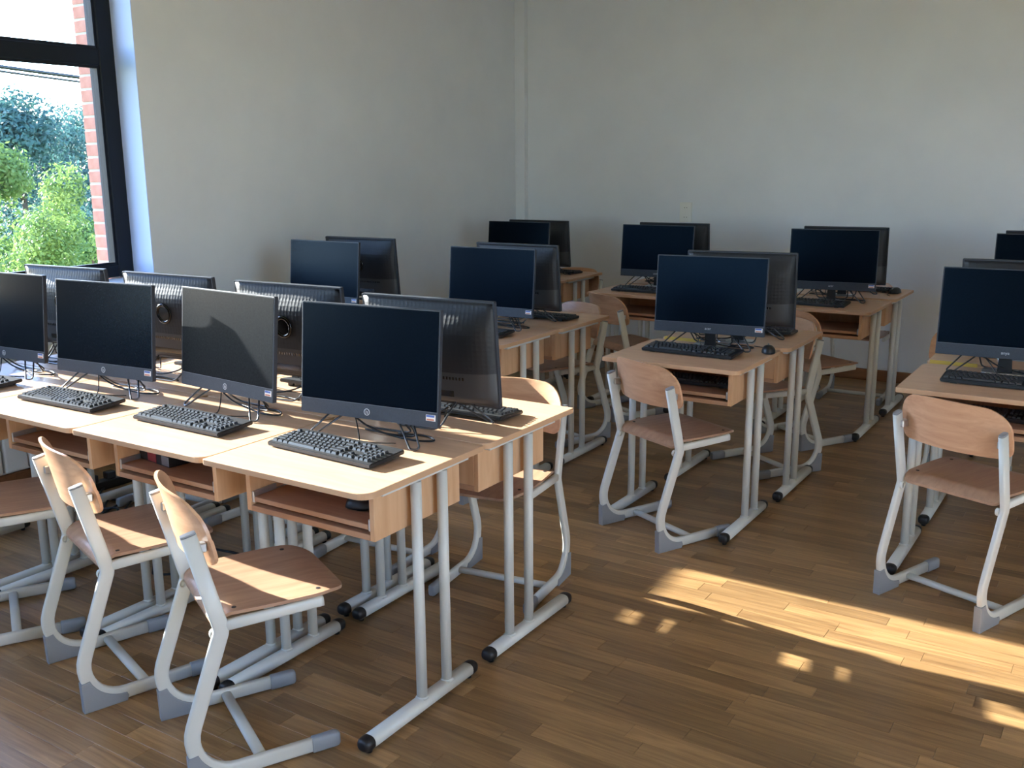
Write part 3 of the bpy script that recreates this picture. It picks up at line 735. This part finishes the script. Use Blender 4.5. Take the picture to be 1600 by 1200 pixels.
PR = {'round': mon_round, 'acer': mon_acer, 'anya': mon_anya}
for k, (x, y, dz, yaw) in MON.items():
    kd = KIND.get(k, 'round'); o = take(PR[kd], 'm'+kd); f = S[k][2]
    # resting on the desk; the slightly taller ones are scaled on their stand
    o.location = (x, y, DH+0.0002); o.rotation_euler = (0, 0, R(yaw)+(0 if f > 0 else math.pi)); o.scale = (1, 1, 1+dz/0.43)
    if k == 'A2':
        for c_ in o.children:
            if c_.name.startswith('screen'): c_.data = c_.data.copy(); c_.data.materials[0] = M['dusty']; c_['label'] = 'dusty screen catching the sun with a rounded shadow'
    adj = 'black all-in-one computer with a dark screen' if f > 0 else 'black all-in-one computer showing its back'
    tag(o, adj + ' ' + W[k].replace('facing away, ', '').replace('facing away ', ''), 'computer', 'all-in-one computers on the desks')

KB = {'A1': (-0.352, 0.262, -3), 'A2': (-0.998, 0.258, -1), 'A3': (-1.640, 0.232, 1), 'A4': (-2.300, 0.235, 1),
 'B1': (-0.318, 0.865, 1), 'B2': (-0.97, 0.93, 2), 'B3': (-1.62, 0.93, -1), 'B4': (-2.27, 0.93, 1),
 'C1': (-1.222, 2.230, 1), 'C2': (-2.31, 2.14, 0), 'D1': (-1.195, 2.855, 2), 'D2': (-2.31, 2.92, 0),
 'E1': (-2.28, 4.16, 0), 'F1': (-2.290, 4.895, 1), 'G1': (-0.038, 2.302, -1), 'H1': (0.000, 2.990, 3), 'I1': (-1.160, 4.185, 2), 'J1': (-1.17, 4.98, 0),
 'I2': (-0.025, 4.125, 0), 'J2': (0.060, 4.955, 2), 'K1': (1.255, 2.300, 0), 'L1': (1.23, 3.05, 0), 'M1': (1.25, 4.16, 0), 'N1': (1.25, 4.96, 0)}
for k, (x, y, yaw) in KB.items():
    o = take(kb0, 'kb'); o.location = (x, y, DH+0.0002); o.rotation_euler = (0, 0, R(yaw)+(0 if S[k][2] > 0 else math.pi))
    tag(o, 'black keyboard on the desk ' + W[k].replace('facing away, ', '').replace('facing away ', ''), 'keyboard', 'keyboards on the desks')
MS = [(0.262, 2.475, DH, 20, 'black mouse beside the keyboard on the desk in the room centre'), (-0.195, 0.205, 0.6402, -70, 'dark mouse left on the tray under the rightmost near desk'),
      (0.300, 4.90, DH, 160, 'black mouse on the far desk by the back wall, right of centre')]
for i, (x, y, z, rz, lb) in enumerate(MS):
    o = take(mouse0, 'mouse'); o.location = (x, y, z+0.0002); o.rotation_euler = (0, 0, R(rz)); tag(o, lb, 'mouse', 'computer mice')

# chairs: rear-line centre x, y, turn in degrees
CH = {'A1': (-0.499, -0.284, -27), 'A2': (-1.100, -0.232, -18), 'A3': (-1.780, -0.217, -29),
 'B1': (-0.366, 1.352, 188), 'B2': (-0.98, 1.36, 184), 'B3': (-1.62, 1.36, 178), 'B4': (-2.25, 1.34, 183),
 'C1': (-1.22, 1.86, -6), 'D1': (-1.152, 3.355, 160), 'F1': (-2.17, 5.13, 180),
 'G1': (-0.130, 1.868, -25.5), 'H1': (0.136, 3.400, 147), 'I1': (-1.278, 3.716, -28), 'I2': (-0.060, 3.700, -30), 'J2': (0.030, 5.315, 182),
 'K1': (1.125, 1.778, -21), 'L1': (0.994, 3.572, 176)}
for k, (x, y, rz) in CH.items():
    o = take(chair0, 'chair'); o.location = (x, y, 0); o.rotation_euler = (0, 0, R(rz))
    tag(o, 'beech and grey-tube chair at the desk ' + W[k].replace('facing away, ', '').replace('facing away ', ''), 'chair', 'school chairs at the desks')

# ------------------------------------------------------------------ small things
sk = empty('wall_socket', (-1.541, YW, 1.225)); tag(sk, 'white double socket plate on the back wall', 'socket')
link('plate', box('plate', -0.052, 0.052, -0.012, -0.0002, -0.08, 0.08, 'white_plastic', 0.004, 2), sk)
for z in (-0.038, 0.038):
    ins = link('socket_insert', cyl('socket_insert', (0, -0.013, z), (0, -0.0115, z), 0.028, 'white_plastic', 20), sk)
    for s in (-1, 1): link('pin_hole', cyl('pin_hole', (s*0.01, -0.0136, z), (s*0.01, -0.0128, z), 0.003, 'gloss', 8), ins)
# book and cords on the second tray
bk_ = empty('textbook', (-1.10, 0.235, 0.6402), R(-8)); tag(bk_, 'red and dark textbook lying in the tray of the second near desk', 'book')
link('cover', box('cover', -0.095, 0.095, -0.06, 0.06, 0, 0.040, 'black', 0.001), bk_); link('cover_stripe', box('cover_stripe', -0.04, 0.015, -0.0606, 0.06, 0.003, 0.0404, 'red'), bk_)
link('pages', box('pages', 0.05, 0.0945, -0.0607, 0.05, 0.004, 0.036, 'boot'), bk_)
tg = tag(link('coiled_cord', sweep('coiled_cord', catmull([(0.0, 0.0, 0.006), (0.04, 0.03, 0.006), (0.09, 0.0, 0.016), (0.05, -0.03, 0.018), (0.0, 0.01, 0.026), (0.06, 0.03, 0.028), (0.11, -0.005, 0.006)]), 0.005, 0.005, 'cable', 8), None, (-0.955, 0.26, 0.6405)), 'black coiled cord pushed into the tray of the second near desk', 'cord')
# keyboard stored in trays
for k, (x, y, rz, lb) in {'G1': (0.015, 2.31, 3, 'black keyboard stored in the tray of the desk in the room centre'), 'K1': (1.25, 2.33, -3, 'black keyboard stored in the tray at the right edge')}.items():
    o = copy_tree(kb0); o.location = (x-0.03, y-0.02, 0.6404); o.rotation_euler = (0, 0, R(rz)); o.scale = (0.85, 0.9, 1); tag(o, lb, 'keyboard', 'keyboards stored in the trays')
# power strips and cords on the floor between the near rows
ps = empty('power_strip', (-2.75, 1.05, 0), R(88)); tag(ps, 'black power strip with plugs on the floor under the near desks', 'power strip')
link('housing', box('housing', -0.22, 0.22, -0.03, 0.03, 0.0, 0.045, 'black', 0.004, 2), ps)
for i in range(4): link('plug', box('plug', -0.17+0.1*i, -0.12+0.1*i, -0.022, 0.022, 0.0455, 0.085, 'black', 0.006, 2), ps)
rng = random.Random(3)
for i, (px, py) in enumerate(((-2.35, 0.95), (-2.6, 1.1), (-2.15, 0.75), (-1.4, 0.66), (-1.9, 0.62))):
    pts = [(0.12*rng.uniform(-1, 1)+0.10*(j-3), 0.14*rng.uniform(-1, 1), 0.006+0.012*(j % 2)) for j in range(8)]
    tag(link('floor_cord', sweep('floor_cord', catmull(pts), 0.0055, 0.0055, 'cable', 7), None, (px, py, 0)),
        'black cord tangled on the floor ' + ('beside the power strip', 'behind the power strip', 'between the near desk legs on the left', 'under the second near desk', 'under the third near desk')[i], 'cord', 'cords on the floor')
# papers and a book pile on the seat nearest the window
for i, (dx, dy, rz, m) in enumerate(((0, 0, 10, 'paper'), (0.01, 0.02, -6, 'blue'), (-0.01, 0.0, 22, 'paper'))):
    o = link('notebook', box('notebook', -0.10, 0.10, -0.14, 0.14, 0, 0.012, m, 0.001), None, (-2.25+dx, 1.13+dy, 0.4782+0.0125*i), (0, 0, R(rz)))
    tag(o, ('white notebook at the bottom of the pile on the window-side seat', 'blue notebook in the middle of the pile on the window-side seat', 'white notebook on top of the pile on the window-side seat')[i], 'notebook', 'notebooks on the seat')
# radiator under the window
rd = empty('radiator', (XW+0.03, 0.45, 0.12)); tag(rd, 'white panel radiator on the wall under the window', 'radiator')
for i in range(14):
    link('section', box('section', 0.0, 0.09, -0.94+0.135*i, -0.94+0.135*i+0.125, 0, 0.6, 'radiator', 0.012, 2), rd)
link('pipe', cyl('pipe', (0.045, 0.95, 0.05), (0.045, 1.06, 0.05), 0.012, 'radiator', 12), rd); link('pipe', cyl('pipe', (0.045, 1.05, 0.05), (0.045, 1.05, -0.12), 0.012, 'radiator', 12), rd)

# ------------------------------------------------------------------ outside the window
GZ = -4.0
gr = struct('ground_outside', box('lawn', -120, 90, -90, 90, GZ-0.2, GZ, 'grass')); tag(gr, 'lawn below the window')
def tree(name, base, top, rx, rzz, m, n, seed, lab, leaf, low):
    rg = random.Random(seed); t = empty(name, base); H = top-base[2]
    V, F = [], []
    blobs = []
    for k in range(44):
        w = rg.random(); a = rg.random()*6.283; rr = rx*(0.25+0.65*math.sqrt(rg.random()))*math.sin(math.pi*min(0.97, 0.2+0.75*w))
        blobs.append((rr*math.cos(a), rr*math.sin(a), low+(H-low)*(0.08+0.82*w), rx*rg.uniform(0.22, 0.42)))
    blobs.append((0, 0, H-rx*0.3, rx*0.3))
    for k in range(n):
        b = blobs[rg.randrange(len(blobs))]; d = Vector((rg.gauss(0, 1), rg.gauss(0, 1), rg.gauss(0, 1))).normalized(); q = d*b[3]*rg.random()**0.25
        p = Vector((b[0]+q.x, b[1]+q.y, b[2]+q.z*0.9)); nrm = (d+Vector((rg.gauss(0, .6), rg.gauss(0, .6), rg.gauss(0, .6)+0.3))).normalized()
        x = nrm.orthogonal().normalized(); x = (Matrix.Rotation(rg.random()*6.283, 3, nrm) @ x); yv = nrm.cross(x); L = leaf*rg.uniform(0.6, 1.3); k0 = len(V)
        V += [p-x*L, p-yv*L*0.5, p+x*L, p+yv*L*0.5]; F.append((k0, k0+1, k0+2, k0+3))
    tag(link('foliage', mesh_of('foliage', V, F, m), t), kind='stuff')
    tr = link('trunk', cyl('trunk', (0, 0, 0), (0, 0, H*0.75), 0.05+0.02*H, 'bark', 10, 0.03), t)
    for k in range(5):
        b = blobs[k]; link('branch', cyl('branch', (0, 0, H*(0.3+0.08*k)), b[:3], 0.05, 'bark', 7, 0.015), tr)
    tag(t, lab, 'tree', 'trees outside the window')
TR = [((-9.3, 5.30, GZ), 1.72, 0.95, 'leaf_light', 26000, 1, 'bright green young tree just outside the window', 0.030, 1.8),
      ((-12.8, 6.30, GZ), 2.15, 1.30, 'leaf_light', 26000, 2, 'bright green tree outside the window at its left edge', 0.040, 2.0),
      ((-15.6, 9.30, GZ), 1.05, 1.60, 'leaf_light', 22000, 3, 'low green bush behind the young tree outside', 0.045, 1.2),
      ((-22.0, 12.5, GZ), 3.65, 1.95, 'leaf_dark', 26000, 4, 'tall blue-green tree at the left of the far tree line', 0.065, 0.6),
      ((-22.5, 16.3, GZ), 3.35, 1.70, 'leaf_dark', 24000, 5, 'narrow blue-green tree at the right of the far tree line', 0.065, 0.6),
      ((-29.5, 18.2, GZ), 3.45, 3.00, 'leaf_dark', 26000, 6, 'rounded blue-green tree in the gap of the far tree line', 0.085, 0.5),
      ((-38.0, 25.5, GZ), 4.4, 3.6, 'leaf_dark', 20000, 7, 'broad dark tree far behind the window frame', 0.11, 0.5),
      ((-31.0, 10.0, GZ), 5.0, 3.2, 'leaf_dark', 16000, 8, 'broad dark tree far to the left of the window view', 0.11, 0.5)]
for i, a in enumerate(TR): tree('tree', a[0], a[1], a[2], 1, a[3], a[4], a[5], a[6], a[7], a[8])
for i, (z0, z1, r) in enumerate(((3.44, 3.02, 0.030), (3.38, 2.94, 0.018))):
    tag(link('overhead_cable', sweep('overhead_cable', [(-14, 4+k*0.7, z0+(z1-z0)*k/10-0.05*math.sin(math.pi*k/10)) for k in range(11)], r, r, 'cable', 6)), ('thick overhead cable crossing the sky outside', 'thin overhead cable just under the thick one outside')[i], 'cable', 'overhead cables')
